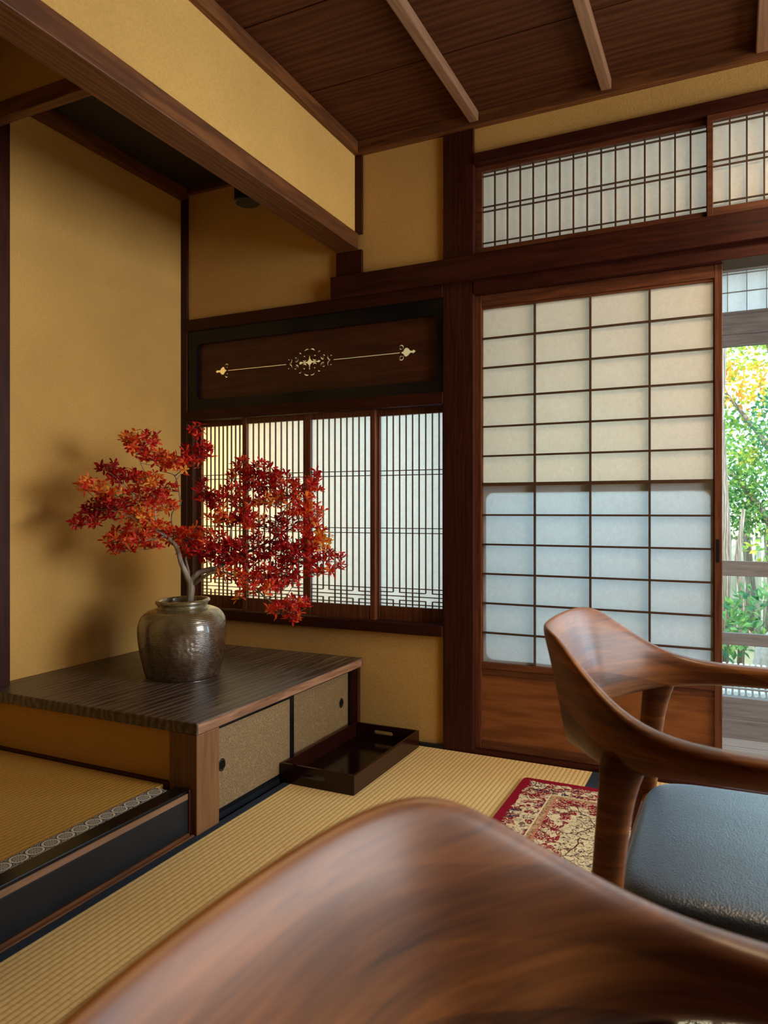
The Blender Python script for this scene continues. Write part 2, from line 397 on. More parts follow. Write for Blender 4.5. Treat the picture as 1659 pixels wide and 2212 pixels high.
class MB:
    """collects shapes in world coordinates"""
    def __init__(s): s.v = []; s.f = []; s.attr = []
    def add(s, vs, fs):
        b = len(s.v); s.v += [tuple(p) for p in vs]; s.f += [tuple(i + b for i in q) for q in fs]; return s
    def box(s, x0, x1, y0, y1, z0, z1):
        x0, x1 = sorted((x0, x1)); y0, y1 = sorted((y0, y1)); z0, z1 = sorted((z0, z1))
        vs = [(x0, y0, z0), (x1, y0, z0), (x1, y1, z0), (x0, y1, z0), (x0, y0, z1), (x1, y0, z1), (x1, y1, z1), (x0, y1, z1)]
        return s.add(vs, [(0, 3, 2, 1), (4, 5, 6, 7), (0, 1, 5, 4), (1, 2, 6, 5), (2, 3, 7, 6), (3, 0, 4, 7)])
    def loft(s, rings, caps=True, closed=False):
        n = len(rings[0]); vs = [p for r in rings for p in r]; fs = []
        m = len(rings)
        for i in range(m - (0 if closed else 1)):
            for j in range(n):
                a = i * n + j; b = i * n + (j + 1) % n; i2 = (i + 1) % m
                fs.append((a, b, i2 * n + (j + 1) % n, i2 * n + j))
        if caps and not closed:
            fs.append(tuple(range(n - 1, -1, -1))); fs.append(tuple((m - 1) * n + j for j in range(n)))
        return s.add(vs, fs)
    def tube(s, pts, rad, n=8, caps=True):
        pts = [Vector(p) for p in pts]
        if not hasattr(rad, '__len__'): rad = [rad] * len(pts)
        rings = []; up = None
        for i, p in enumerate(pts):
            d = (pts[min(i + 1, len(pts) - 1)] - pts[max(i - 1, 0)]).normalized()
            if up is None: up = d.orthogonal().normalized()
            up = (up - d * up.dot(d))
            up = up.normalized() if up.length > 1e-6 else d.orthogonal().normalized()
            w = d.cross(up)
            rings.append([p + (up * cos(2 * pi * k / n) + w * sin(2 * pi * k / n)) * rad[i] for k in range(n)])
        return s.loft(rings, caps)
    def lathe(s, prof, c=(0, 0, 0), n=48):
        rings = [[(c[0] + r * cos(2 * pi * k / n), c[1] + r * sin(2 * pi * k / n), c[2] + z) for k in range(n)] for r, z in prof]
        return s.loft(rings, True)
    def build(s, name, mat, parent=None, origin=None, smooth=False, bevel=0, sub=0, segs=2):
        org = WL[parent] if parent is not None else Vector(origin or (0, 0, 0))
        me = bpy.data.meshes.new(name)
        me.from_pydata([tuple(Vector(p) - org) for p in s.v], [], s.f)
        bm = bmesh.new(); bm.from_mesh(me); bmesh.ops.recalc_face_normals(bm, faces=bm.faces); bm.to_mesh(me); bm.free()
        me.materials.append(mat)
        if smooth: me.polygons.foreach_set('use_smooth', [True] * len(me.polygons))
        o = bpy.data.objects.new(name, me); COL.objects.link(o)
        if parent is not None: o.parent = parent
        else: o.location = org
        WL[o] = org
        if bevel:
            b = o.modifiers.new('bevel', 'BEVEL'); b.width = bevel; b.segments = segs; b.limit_method = 'ANGLE'; b.angle_limit = radians(50)
        if sub:
            u = o.modifiers.new('sub', 'SUBSURF'); u.levels = sub; u.render_levels = sub
        return o

def box(name, mat, dims, parent=None, bevel=.0015, kind=None, origin=None):
    """single box; a top-level box gets its origin at its base centre"""
    x0, x1, y0, y1, z0, z1 = dims
    m = MB().box(*dims)
    o = m.build(name, mat, parent, origin or ((x0 + x1) / 2, (y0 + y1) / 2, z0), bevel=bevel)
    if kind: o['kind'] = kind
    return o
def struct(name, mat, dims, bevel=.0015): return box(name, mat, dims, None, bevel, 'structure')
def sbuild(mb, name, mat, origin=(0, 0, 0), **k):
    o = mb.build(name, mat, None, origin, **k); o['kind'] = 'structure'; return o

def plate_with_holes(name, mat, outer, holes, y, thick, parent, extra=None):
    """flat plate in the xz plane with cut-outs; polygons are lists of (x, z)"""
    cu = bpy.data.curves.new(name, 'CURVE'); cu.dimensions = '2D'; cu.fill_mode = 'BOTH'; cu.extrude = thick / 2
    for poly in [outer] + holes:
        sp = cu.splines.new('POLY'); sp.points.add(len(poly) - 1); sp.use_cyclic_u = True
        for p, (a, b) in zip(sp.points, poly): p.co = (a, b, 0, 1)
    tmp = bpy.data.objects.new('tmp', cu); COL.objects.link(tmp)
    bpy.context.view_layer.update()
    me = bpy.data.meshes.new_from_object(tmp.evaluated_get(bpy.context.evaluated_depsgraph_get()))
    bpy.data.objects.remove(tmp)
    org = WL[parent]
    for v in me.vertices:
        a, b, c = v.co; v.co = (a - org.x, y + c - org.y, b - org.z)
    me.materials.clear(); me.materials.append(mat)
    o = bpy.data.objects.new(name, me); COL.objects.link(o); o.parent = parent; WL[o] = org
    return o
def rrect(x0, x1, z0, z1, r, n=8):
    pts = []
    for cx, cz, a in ((x1 - r, z1 - r, 0), (x0 + r, z1 - r, 90), (x0 + r, z0 + r, 180), (x1 - r, z0 + r, 270)):
        for k in range(n + 1):
            t = radians(a + 90 * k / n); pts.append((cx + r * cos(t), cz + r * sin(t)))
    return pts
def rect(x0, x1, z0, z1): return [(x0, z0), (x1, z0), (x1, z1), (x0, z1)]

# ================================================================== STRUCTURE
# floor slabs, walls
struct('floor', M['beam_y'], (-2.45, 2.4, -2.1, W + .12, -.10, -.04))
struct('floor', M['tatami'], (-1.385, 2.4, -2.0, .76, -.04, 0.0), 0).name = 'floor_near'
struct('floor', M['tatami'], (.54, 2.4, .76, W, -.04, 0.0), 0).name = 'floor_right'
struct('trim_1', M['beam_y'], (-1.412, -1.386, -1.0, 1.642, -.04, .004), .001)      # floor board strip beside alcove
struct('wall_left', M['plaster'], (-2.43, -2.33, -1.2, W + .1, 0, 3.0), 0)
sh = .118
# far wall: plaster panels
struct('wall_far_under_window', M['plaster'], (-2.33, -1.019, W + .012, W + .10, 0.0, .440), 0)
struct('wall_far_alcove', M['plaster'], (-2.33, -1.49, W + .012, W + .10, 1.80, 2.44), 0)
struct('wall_far_centre', M['plaster'], (-1.49, -1.0, W + .012, W + .10, 1.88, 2.50), 0)
struct('wall_far_upper', M['plaster'], (-.90, 2.4, W + .012, W + .10, 2.28, 2.50), 0)
struct('wall_far_right', M['plaster'], (2.3, 2.4, W + .012, W + .10, 0, 2.30), 0)
# wall above the main beam, dividing room and alcoves
struct('wall_hanging', M['plaster'], (-1.475, -1.410, -1.2, W + .012, 2.065, 3.0), 0)
struct('wall_over_cross_beam', M['plaster'], (-2.33, -1.475, 1.650, 1.675, 2.29, 3.0), 0)
struct('wall_back', M['post_z'], (-2.45, 2.5, -2.1, -2.0, 0, 3.0), 0)
struct('wall_alcove_side', M['post_z'], (-2.33, -1.41, -1.2, -1.1, 0, 3.0), 0)
struct('wall_left_near', M['post_z'], (-1.475, -1.41, -2.0, -1.2, 0, 3.0), 0)
struct('wall_apron', M['plaster'], (-2.33, -1.481, 1.658, 1.690, .10, .288), 0)
# right wall with a wide opening to the garden side
mb = MB().box(2.4, 2.5, -2.0, 1.05, 0, 2.5).box(2.4, 2.5, 2.5, W + .1, 0, 2.5).box(2.4, 2.5, .1, 2.5, 2.1, 2.5).box(2.4, 2.5, .1, 2.5, -.1, .70)
sbuild(mb, 'wall_right', M['plaster'])
# ceiling: wide boards with shadow gaps, along x
mb = MB(); yb = 2.65
k = 0
while yb > -2.0:
    mb.box(-1.41, 2.4, yb - .3845, yb + (.02 if k == 0 else 0), 2.440, 2.450); yb -= .39; k += 1
mb.box(-1.41, 2.4, -2.0, W + .02, 2.466, 2.48)
sbuild(mb, 'ceiling', M['ceil'], (0, 0, 2.44))
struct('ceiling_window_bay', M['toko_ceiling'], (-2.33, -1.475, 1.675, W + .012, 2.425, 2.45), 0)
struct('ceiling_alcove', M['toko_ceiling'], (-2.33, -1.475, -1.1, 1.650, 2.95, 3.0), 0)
struct('roof', M['toko_ceiling'], (-2.5, 2.6, -2.2, W + .12, 3.0, 3.1), 0)
tn = [1]
def trim(mat, dims, bevel=.002):
    tn[0] += 1
    o = struct('trim_%d' % tn[0], M[mat], dims, bevel); return o
# ceiling mouldings and battens
trim('beam_y', (-1.410, -1.385, -2.0, W, 2.392, 2.440))
trim('beam_x', (-1.385, 2.4, W - .022, W + .012, 2.392, 2.440))
for bx_ in (-.888, -.403, .083, .57, 1.055, 1.54): trim('batten', (bx_ - .0185, bx_ + .0185, -2.0, W - .022, 2.402, 2.440), .004)
# window-bay ceiling mouldings
trim('beam_y', (-2.33, -2.29, 1.675, W, 2.375, 2.425))
trim('beam_x', (-2.29, -1.475, W - .012, W + .012, 2.395, 2.425))
# main beam and cross beam
trim('beam_y', (-1.498, -1.392, -1.2, W - .001, 2.003, 2.068), .003)
trim('beam_x', (-2.33, -1.475, 1.642, 1.680, 2.240, 2.296), .003)
# posts of the far wall
trim('post_z', (-1.022, -.897, W - .001, W + .12, -.04, 2.392), .003)      # main post
trim('post_z', (-1.410, -1.378, W - .002, W + .06, 2.068, 2.392), .002)
trim('post_z', (-1.498, -1.378, W - .003, W + .06, 1.895, 2.003), .002)
trim('post_z', (-2.336, -2.294, W - .001, W + .06, .321, 2.395), .002)     # corner post
trim('post_z', (.855, .975, W - .001, W + .12, -.04, 2.392), .003)
trim('post_z', (-2.40, -2.283, 1.612, 1.737, .0, 2.95), .004)             # alcove pillar by left wall
trim('post_z', (2.28, 2.4, W - .001, W + .12, -.04, 2.392), .003)
# long picture rail (nageshi) and lintels
trim('post_x', (-1.512, 2.4, W - .026, W + .012, 1.806, 1.898), .002)
trim('post_x', (-.897, 2.4, W - .004, W + .115, 1.757, 1.806), .0015)     # door head
trim('post_x', (-2.294, -1.022, W - .006, W + .10, 1.760, 1.812), .002)   # above carved panel
trim('post_x', (-2.294, -1.022, W - .004, W + .10, 1.345, 1.392), .002)   # below carved panel
trim('post_x', (-2.294, -1.022, W - .012, W + .10, .436, .478), .002)     # window sill
trim('post_z', (-2.294, -2.262, W + .001, W + .10, .478, 1.345), .001)    # window jamb
trim('post_z', (-1.026, -1.020, W + .004, W + .10, .478, 1.345), .001)
trim('post_x', (-.897, 2.4, W - .006, W + .115, 2.252, 2.292), .002)      # transom head
trim('post_x', (-.897, 2.4, W + .000, W + .115, 1.898, 1.912), .001)
trim('post_x', (-.897, .855, W - .002, W + .118, -.04, .012), .002)       # threshold with tracks
trim('lacquer_matt', (-1.378, -1.022, W - .006, W + .012, -.01, .012), .001)
# alcove: black lacquered sill; pale strip paints the reflection along its chamfer
trim('lacquer', (-1.455, -1.4035, -1.1, 1.642, .0, .131), .001)
trim('batten', (-1.4035, -1.4000, -1.1, 1.640, .107, .123), .0005)
trim('lacquer_matt', (-1.4035, -1.4000, -1.1, 1.642, .012, .106), .0005)
trim('beam_y', (-1.4040, -1.3960, -1.1, 1.642, .0, .011), .0005)
trim('post_x', (-2.33, -1.481, 1.640, 1.658, .118, .137), .001)
trim('post_z', (-1.405, -1.396, 1.630, 1.641, .0, .133), .002)

# ------------------------------------------------------------------ tatami mats
def mat_thing(x0, x1, y0, y1, z1, rush, label, borders, bm='heri'):
    t = thing('tatami_mat', ((x0 + x1) / 2, (y0 + y1) / 2, z1 - .04), label, 'mat', None)
    MB().box(x0, x1, y0, y1, z1 - .04, z1).build('rush_surface', M[rush], t, bevel=.002)
    for a, b in borders:
        MB().box(a, b, y0 + .001, y1 - .001, z1 - .02, z1 + .0012).build('cloth_border', M[bm], t, bevel=.0006)
    return t
mat_thing(-1.385, -.4235, .762, W - .006, 0, 'tatami', 'pale rush tatami mat with dark navy cloth edges under the lacquer tray', [(-1.385, -1.358), (-.4505, -.4235)])
mat_thing(-.4225, .539, .762, W - .006, 0, 'tatami', 'tatami mat mostly covered by the red rug beneath the farther chair', [(-.4225, -.3955), (.512, .539)])
t = thing('alcove_tatami', (-1.9, .25, .09), 'golden tatami of the raised alcove edged with a crest-patterned black and white border', 'mat')
MB().box(-2.33, -1.501, -1.1, 1.640, .09, .1305).build('rush_surface', M['tatami_alcove'], t, bevel=.001)
o = MB().box(-.0255, .0235, -2.28, .462, -.03, .0012)
bd = bpy.data.meshes.new('crest'); bd.from_pydata(o.v, [], o.f); bd.materials.append(M['crest'])
bo = bpy.data.objects.new('patterned_border', bd); COL.objects.link(bo); bo.parent = t
bo.location = Vector((-1.4765, 1.1445, .1305)) - Vector((-1.9, .25, .09)); WL[bo] = Vector((-1.4765, 1.1445, .1305))
bo['label'] = 'black border woven with a row of white round crests'

# ------------------------------------------------------------------ lattice window (four sliding screens)
win = thing('window_1', (-1.66, W + .04, .478), None, None); win['kind'] = 'structure'
ZB, ZT = .536, 1.318
def lattice_screen(x0, x1, yf, sl, sr, zt=ZT):
    """x0..x1 paper area, yf front face of the frame, stile widths left/right"""
    p = thing('lattice_screen', (0, 0, 0), None, None); p.parent = win
    p.location = Vector(((x0 + x1) / 2, yf, .478)) - WL[win]; WL[p] = Vector(((x0 + x1) / 2, yf, .478))
    f = MB()
    f.box(x0 - sl, x0, yf, yf + .024, .479, 1.344).box(x1, x1 + sr, yf, yf + .024, .479, 1.344)
    f.box(x0, x1, yf + .002, yf + .022, .479, ZB).box(x0, x1, yf + .002, yf + .022, zt, 1.344)
    f.build('frame', M['sash_z'], p, bevel=.001)
    m = MB(); n = 10; cw = (x1 - x0) / n; b = .0018
    zs = [.611, .594, .5785, .562, .5465]
    def vb(i, za, zb): x = x0 + cw * i; m.box(x - b, x + b, yf + .008, yf + .016, za, zb)
    def hb(z, xa, xb): m.box(xa, xb, yf + .0045, yf + .0145, z - .0016, z + .0016)
    for i in range(1, n):
        if i in (2, 3, 7, 8):
            vb(i, zs[0], zt); vb(i, zs[1], zs[0]); vb(i, ZB, zs[3])
        else: vb(i, ZB, zt)
    for z in (1.092, 1.073, .856, .836, zs[0], zs[2], zs[4]): hb(z, x0, x1)
    for z in (zs[1], zs[3]):
        hb(z, x0, x0 + cw * 2); hb(z, x0 + cw * 3, x0 + cw * 7); hb(z, x0 + cw * 8, x1)
    m.build('lattice', M['muntin'], p)
    MB().box(x0 - .003, x1 + .003, yf + .017, yf + .0176, ZB - .003, zt + .003).build('paper', M['paper'], p)
    return p
lattice_screen(-2.245, -2.009, W + .042, .022, .022)
lattice_screen(-1.969, -1.671, W + .016, .022, .018)
lattice_screen(-1.635, -1.348, W + .016, .018, .022)
lattice_screen(-1.318, -1.030, W + .042, .028, .010)

# ------------------------------------------------------------------ carved transom panel with pierced ornament
tp = thing('transom_panel', (-1.65, W + .02, 1.392), 'dark red-brown wooden transom panel with pierced scrollwork in a black lacquered frame', 'panel')
plate_with_holes('lacquer_frame', M['lacquer'], rect(-2.293, -1.021, 1.3925, 1.7595), [rrect(-2.242, -1.050, 1.440, 1.698, .028)], W + .018, .024, tp)
ZC = 1.567; XC = -1.645
holes = []
holes.append([(XC - .052, ZC + .005), (XC - .044, ZC + .006), (XC - .034, ZC + .002), (XC - .012, ZC + .004), (XC - .004, ZC + .014), (XC - .0015, ZC + .030), (XC + .0015, ZC + .030),
              (XC + .004, ZC + .014), (XC + .012, ZC + .004), (XC + .036, ZC + .002), (XC + .046, ZC + .006), (XC + .056, ZC), (XC + .046, ZC - .005), (XC + .036, ZC - .0015),
              (XC + .012, ZC - .004), (XC + .004, ZC - .012), (XC + .002, ZC - .026), (XC + .005, ZC - .031), (XC - .005, ZC - .031), (XC - .002, ZC - .026), (XC - .004, ZC - .012), (XC - .012, ZC - .004), (XC - .034, ZC - .002), (XC - .044, ZC - .007), (XC - .053, ZC - .004)])
holes.append(rect(-2.080, XC - .118, ZC - .0016, ZC + .0016))
holes.append(rect(XC + .118, -1.218, ZC - .0016, ZC + .0016))
def crescent(cx, cz, r, a0, a1, w):
    n = 9; o_, i_ = [], []
    for k in range(n):
        f = k / (n - 1); a = radians(a0 + (a1 - a0) * f); ww = w * sin(pi * f) * .5 + .0004
        o_.append((cx + (r + ww) * cos(a), cz + (r + ww) * sin(a))); i_.append((cx + (r - ww) * cos(a), cz + (r - ww) * sin(a)))
    return o_ + i_[::-1]
for sx in (-1, 1):
    for sz in (-1, 1):
        def cr(dx, dz, r, a0, a1, w):
            pts = crescent(0, 0, r, a0, a1, w); holes.append([(XC + sx * (dx + a), ZC + sz * (dz + b)) for a, b in pts][::(1 if sx * sz > 0 else -1)])
        cr(.026, .017, .011, 190, 330, .0045); cr(.026, .021, .006, 20, 150, .0035)
        cr(.010, .036, .020, 30, 110, .0045); cr(.026, .036, .010, 340, 60, .0035) if False else None
        cr(.068, .018, .011, 150, 300, .0045); cr(.070, .018, .0065, 0, 150, .0035); cr(.068, .0165, .0028, 190, 350, .002)
        cr(.102, .014, .012, 130, 280, .0045); cr(.106, .015, .0050, 20, 160, .003)
        cr(.050, .034, .009, 60, 170, .004)
for sx, xe in ((-1, -2.080), (1, -1.218)):
    F = [(.0035, .0012), (.012, .005), (.018, .016), (.026, .019), (.036, .014), (.043, .005), (.053, .004), (.055, .009), (.068, .0), (.055, -.009), (.053, -.004), (.043, -.005), (.036, -.013), (.026, -.018), (.018, -.015), (.012, -.005), (.0035, -.0012)]
    holes.append([(xe + sx * (a + .002), ZC + b) for a, b in F])
    for sz in (-1, 1):
        pts = crescent(0, 0, .0095, -60, 175, .004); holes.append([(xe + sx * (.006 + a), ZC + sz * (.0205 + b)) for a, b in pts])
        pts = crescent(0, 0, .0050, 120, 330, .0028); holes.append([(xe + sx * (.005 + a), ZC + sz * (.0185 + b)) for a, b in pts])
plate_with_holes('carved_board', M['transom_board'], rect(-2.262, -1.040, 1.425, 1.712), holes, W + .0275, .005, tp)
MB().box(-2.285, -1.03, W + .040, W + .0405, 1.40, 1.752).build('backing_paper', M['paper_dense'], tp)

# ------------------------------------------------------------------ shoji door
door = thing('door_1', (-.47, W + .045, .012), None, None); door['kind'] = 'structure'
yf = W + .028
X0, X1 = -.872, -.062
m = MB().box(-.9035, X0 - .003, yf, yf + .030, .013, 1.756).box(X1 + .004, -.034, yf, yf + .030, .013, 1.756)
m.box(X0 - .003, X0, yf + .006, yf + .026, .35, 1.71).box(X1, X1 + .004, yf + .006, yf + .026, .35, 1.71)
m.build('stile', M['sash_z'], door, bevel=.0015)
m = MB().box(X0 - .003, X1 + .004, yf + .001, yf + .028, 1.712, 1.756).box(X0 - .003, X1 + .004, yf + .001, yf + .028, .013, .046)
m.box(X0 - .003, X1 + .004, yf + .001, yf + .028, .322, .346).box(X0 - .003, X1 + .004, yf + .006, yf + .026, 1.703, 1.712).box(X0 - .003, X1 + .004, yf + .006, yf + .026, .298, .322)
m.build('rail', M['sash_x'], door, bevel=.0015)
MB().box(X0 - .003, X1 + .004, yf + .010, yf + .018, .046, .298).build('lower_board', M['door_board'], door)
m = MB(); zt, zb = 1.703, .346; nr = 12
for i in range(1, 4):
    x = X0 + (X1 - X0) * i / 4; m.box(x - .0034, x + .0034, yf + .004, yf + .016, zb, zt)
for j in range(1, nr):
    z = zb + (zt - zb) * j / nr; h = .0034
    if j == 6: h = .006; z = 1.029
    m.box(X0, X1, yf + (.003 if j == 6 else .0045), yf + .015, z - h, z + h)
m.build('lattice', M['muntin'], door)
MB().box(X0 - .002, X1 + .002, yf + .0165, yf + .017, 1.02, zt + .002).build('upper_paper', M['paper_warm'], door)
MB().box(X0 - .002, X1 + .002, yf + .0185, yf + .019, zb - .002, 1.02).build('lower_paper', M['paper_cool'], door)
plate_with_holes('hidden_sash', M['beam_x'], rect(X0 - .002, X1 + .003, .340, 1.030), [rrect(X0 + .010, X1 - .008, .356, .997, .030)], yf + .0228, .006, door)
MB().box(-.052, -.043, yf - .0015, yf + .002, .755, .832).build('finger_pull', M['lacquer_matt'], door)

# ------------------------------------------------------------------ transom windows above
def transom(name, x0, x1, yf, n):
    t = thing(name, ((x0 + x1) / 2, yf, 1.91), None, None); t['kind'] = 'structure'
    z0, z1 = 1.940, 2.232
    m = MB().box(x0 - (.0235 if name == 'window_2' else .018), x0, yf, yf + .022, 1.912, 2.252).box(x1, x1 + .018, yf, yf + .022, 1.912, 2.252)
    m.box(x0, x1, yf, yf + .022, 1.912, z0).box(x0, x1, yf, yf + .022, z1, 2.252)
    m.build('window_frame', M['sash_x'], t, bevel=.001)
    m = MB()
    for i in range(1, n): x = x0 + (x1 - x0) * i / n; m.box(x - .0027, x + .0027, yf + .003, yf + .012, z0, z1)
    for z in (2.214, 2.096, 2.078, 1.957): m.box(x0, x1, yf + .0015, yf + .0105, z - .0018, z + .0018)
    m.build('lattice', M['muntin'], t)
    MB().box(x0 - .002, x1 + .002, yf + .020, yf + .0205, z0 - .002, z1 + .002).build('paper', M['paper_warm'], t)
transom('window_2', -.873, -.083, W + .030, 16)
transom('window_3', -.062, .80, W + .006, 17)

# ================================================================== CABINET
cab = thing('alcove_cabinet', (-1.85, 2.15, 0), 'low built-in cabinet with weathered dark plank top and two sliding patterned doors, carrying the vase', 'cabinet')
MB().box(-2.329, -1.378, 1.642, W + .011, .287, .3215).build('top', M['top_board'], cab, bevel=.003)
MB().box(-1.3785, -1.3760, 1.645, W - .004, .289, .3185).build('worn_front_edge', M['edge_board'], cab, bevel=.001)
MB().box(-1.481, -1.378, 1.642, 1.743, .0, .287).build('corner_post', M['cab_post'], cab, bevel=.003)
MB().box(-1.43, -1.380, 2.632, W - .008, .0, .287).build('wall_post', M['post_z'], cab, bevel=.002)
MB().box(-1.46, -1.400, 1.743, 2.632, -.005, .008).box(-1.405, -1.401, 1.743, 2.632, .008, .0125).box(-1.428, -1.424, 1.743, 2.632, .008, .0125).build('bottom_rail', M['lacquer_matt'], cab, bevel=.001)
MB().box(-1.46, -1.392, 1.743, 2.632, .279, .287).build('top_rail', M['lacquer_matt'], cab, bevel=.001)
MB().box(-2.32, -1.47, 1.70, 2.655, .01, .28).build('carcass', M['lacquer_matt'], cab)
def cab_door(xf, y0, y1, stl, str_, pull_y, label):
    z0, z1 = .0125, .279
    d = MB().box(xf - .014, xf, y0, y0 + stl, z0, z1).box(xf - .014, xf, y1 - str_, y1, z0, z1).box(xf - .014, xf, y0 + stl, y1 - str_, z0, z0 + .014).box(xf - .014, xf, y0 + stl, y1 - str_, z1 - .010, z1)
    f = d.build('sliding_door', M['lacquer'], cab, bevel=.0012); f['label'] = label
    MB().box(xf - .012, xf - .002, y0 + stl, y1 - str_, z0 + .014, z1 - .010).build('patterned_panel', M['fusuma'], f)
    # recessed round pull: rim ring plus dark cup
    zc = .156; n = 28; rings = []
    for r, dx in ((.0125, -.004), (.0185, -.004), (.0195, .0008), (.0180, .0020), (.0160, .0008), (.0155, -.004), (.0140, -.0075), (.0125, -.0078)):
        rings.append([(xf - .002 + dx, pull_y + r * .85 * cos(2 * pi * k / n), zc + r * sin(2 * pi * k / n)) for k in range(n)])
    MB().loft(rings, False, closed=False).add([(xf - .0012, pull_y + .015 * .85 * cos(2 * pi * k / n), zc + .015 * sin(2 * pi * k / n)) for k in range(n)], [tuple(range(n))]).build('finger_pull', M['lacquer'], f, smooth=True)
    return f
cab_door(-1.401, 1.744, 2.188, .004, .026, 1.786, 'nearer door with black right stile')
cab_door(-1.418, 2.172, 2.630, .022, .010, 2.565, 'farther door framed in black')

# ================================================================== TRAY
tr = thing('lacquer_tray', (-1.255, 2.37, 0), 'rectangular dark reddish-brown lacquer tray with slot handles lying on the tatami beside the cabinet', 'tray')
tx0, tx1, ty0, ty1, th = -1.397, -1.112, 2.095, 2.640, .066
MB().box(tx0 + .008, tx1 - .008, ty0 + .008, ty1 - .008, .002, .010).build('base', M['tray_in'], tr)
MB().box(tx1 - .010, tx1, ty0, ty1, .001, th).build('long_side', M['tray'], tr, bevel=.0012)
MB().box(tx0, tx0 + .010, ty0, ty1, .001, th).build('long_side', M['tray'], tr, bevel=.0012)
for ya in (ty0, ty1 - .010):
    xm = (tx0 + tx1) / 2 - .01
    plate_with_holes('end_board', M['tray'], rect(tx0 + .010, tx1 - .010, .001, th), [rrect(xm - .042, xm + .042, .030, .045, .0072, 5)], ya + .005, .010, tr)

# ================================================================== VASE
vc = Vector((-1.828, 2.10, .3215))
prof = [(.001, 0), (.118, 0), (.128, .002), (.133, .010), (.139, .035), (.146, .065), (.1525, .095), (.1575, .125), (.1605, .155), (.1610, .175), (.159, .195), (.153, .214), (.143, .229),
        (.128, .241), (.110, .2475), (.098, .250), (.0925, .254), (.091, .260), (.0925, .265), (.0975, .269), (.0995, .274), (.0975, .279), (.092, .2815), (.086, .280), (.082, .275), (.081, .262), (.083, .250),
        (.115, .235), (.140, .20), (.150, .15), (.140, .08), (.115, .02), (.001, .012)]
from itertools import islice
def smooth_prof(p, n=3):
    out = []
    for i in range(len(p) - 1):
        p0 = p[max(i - 1, 0)]; p1 = p[i]; p2 = p[i + 1]; p3 = p[min(i + 2, len(p) - 1)]
        for k in range(n):
            t = k / n
            out.append(tuple(.5 * (2 * p1[a] + (p2[a] - p0[a]) * t + (2 * p0[a] - 5 * p1[a] + 4 * p2[a] - p3[a]) * t * t + (3 * p1[a] - p0[a] - 3 * p2[a] + p3[a]) * t ** 3) for a in (0, 1)))
    out.append(p[-1]); return [(max(r, .0008), z) for r, z in out]
rings = []
for r, z in smooth_prof(prof):
    rings.append([(vc.x + r * (1 + .010 * sin(2 * a + 1 + z * 9) + .006 * sin(3 * a + z * 20)) * cos(a), vc.y + r * (1 + .010 * sin(2 * a + 1 + z * 9)) * sin(a), vc.z + z + (.003 * sin(a + .6) if z > .2 else 0)) for a in [2 * pi * k / 72 for k in range(72)]])
vs = MB().loft(rings).build('vase', M['vase'], None, vc, smooth=True)
tag(vs, 'round brown-green ash-glazed stoneware vase with a rolled rim on the cabinet top', 'vase')

# ================================================================== AUTUMN BRANCH
FW = Vector((-sin(radians(25.61)), cos(radians(25.61)), 0)); RT = Vector((cos(radians(25.61)), sin(radians(25.61)), 0))
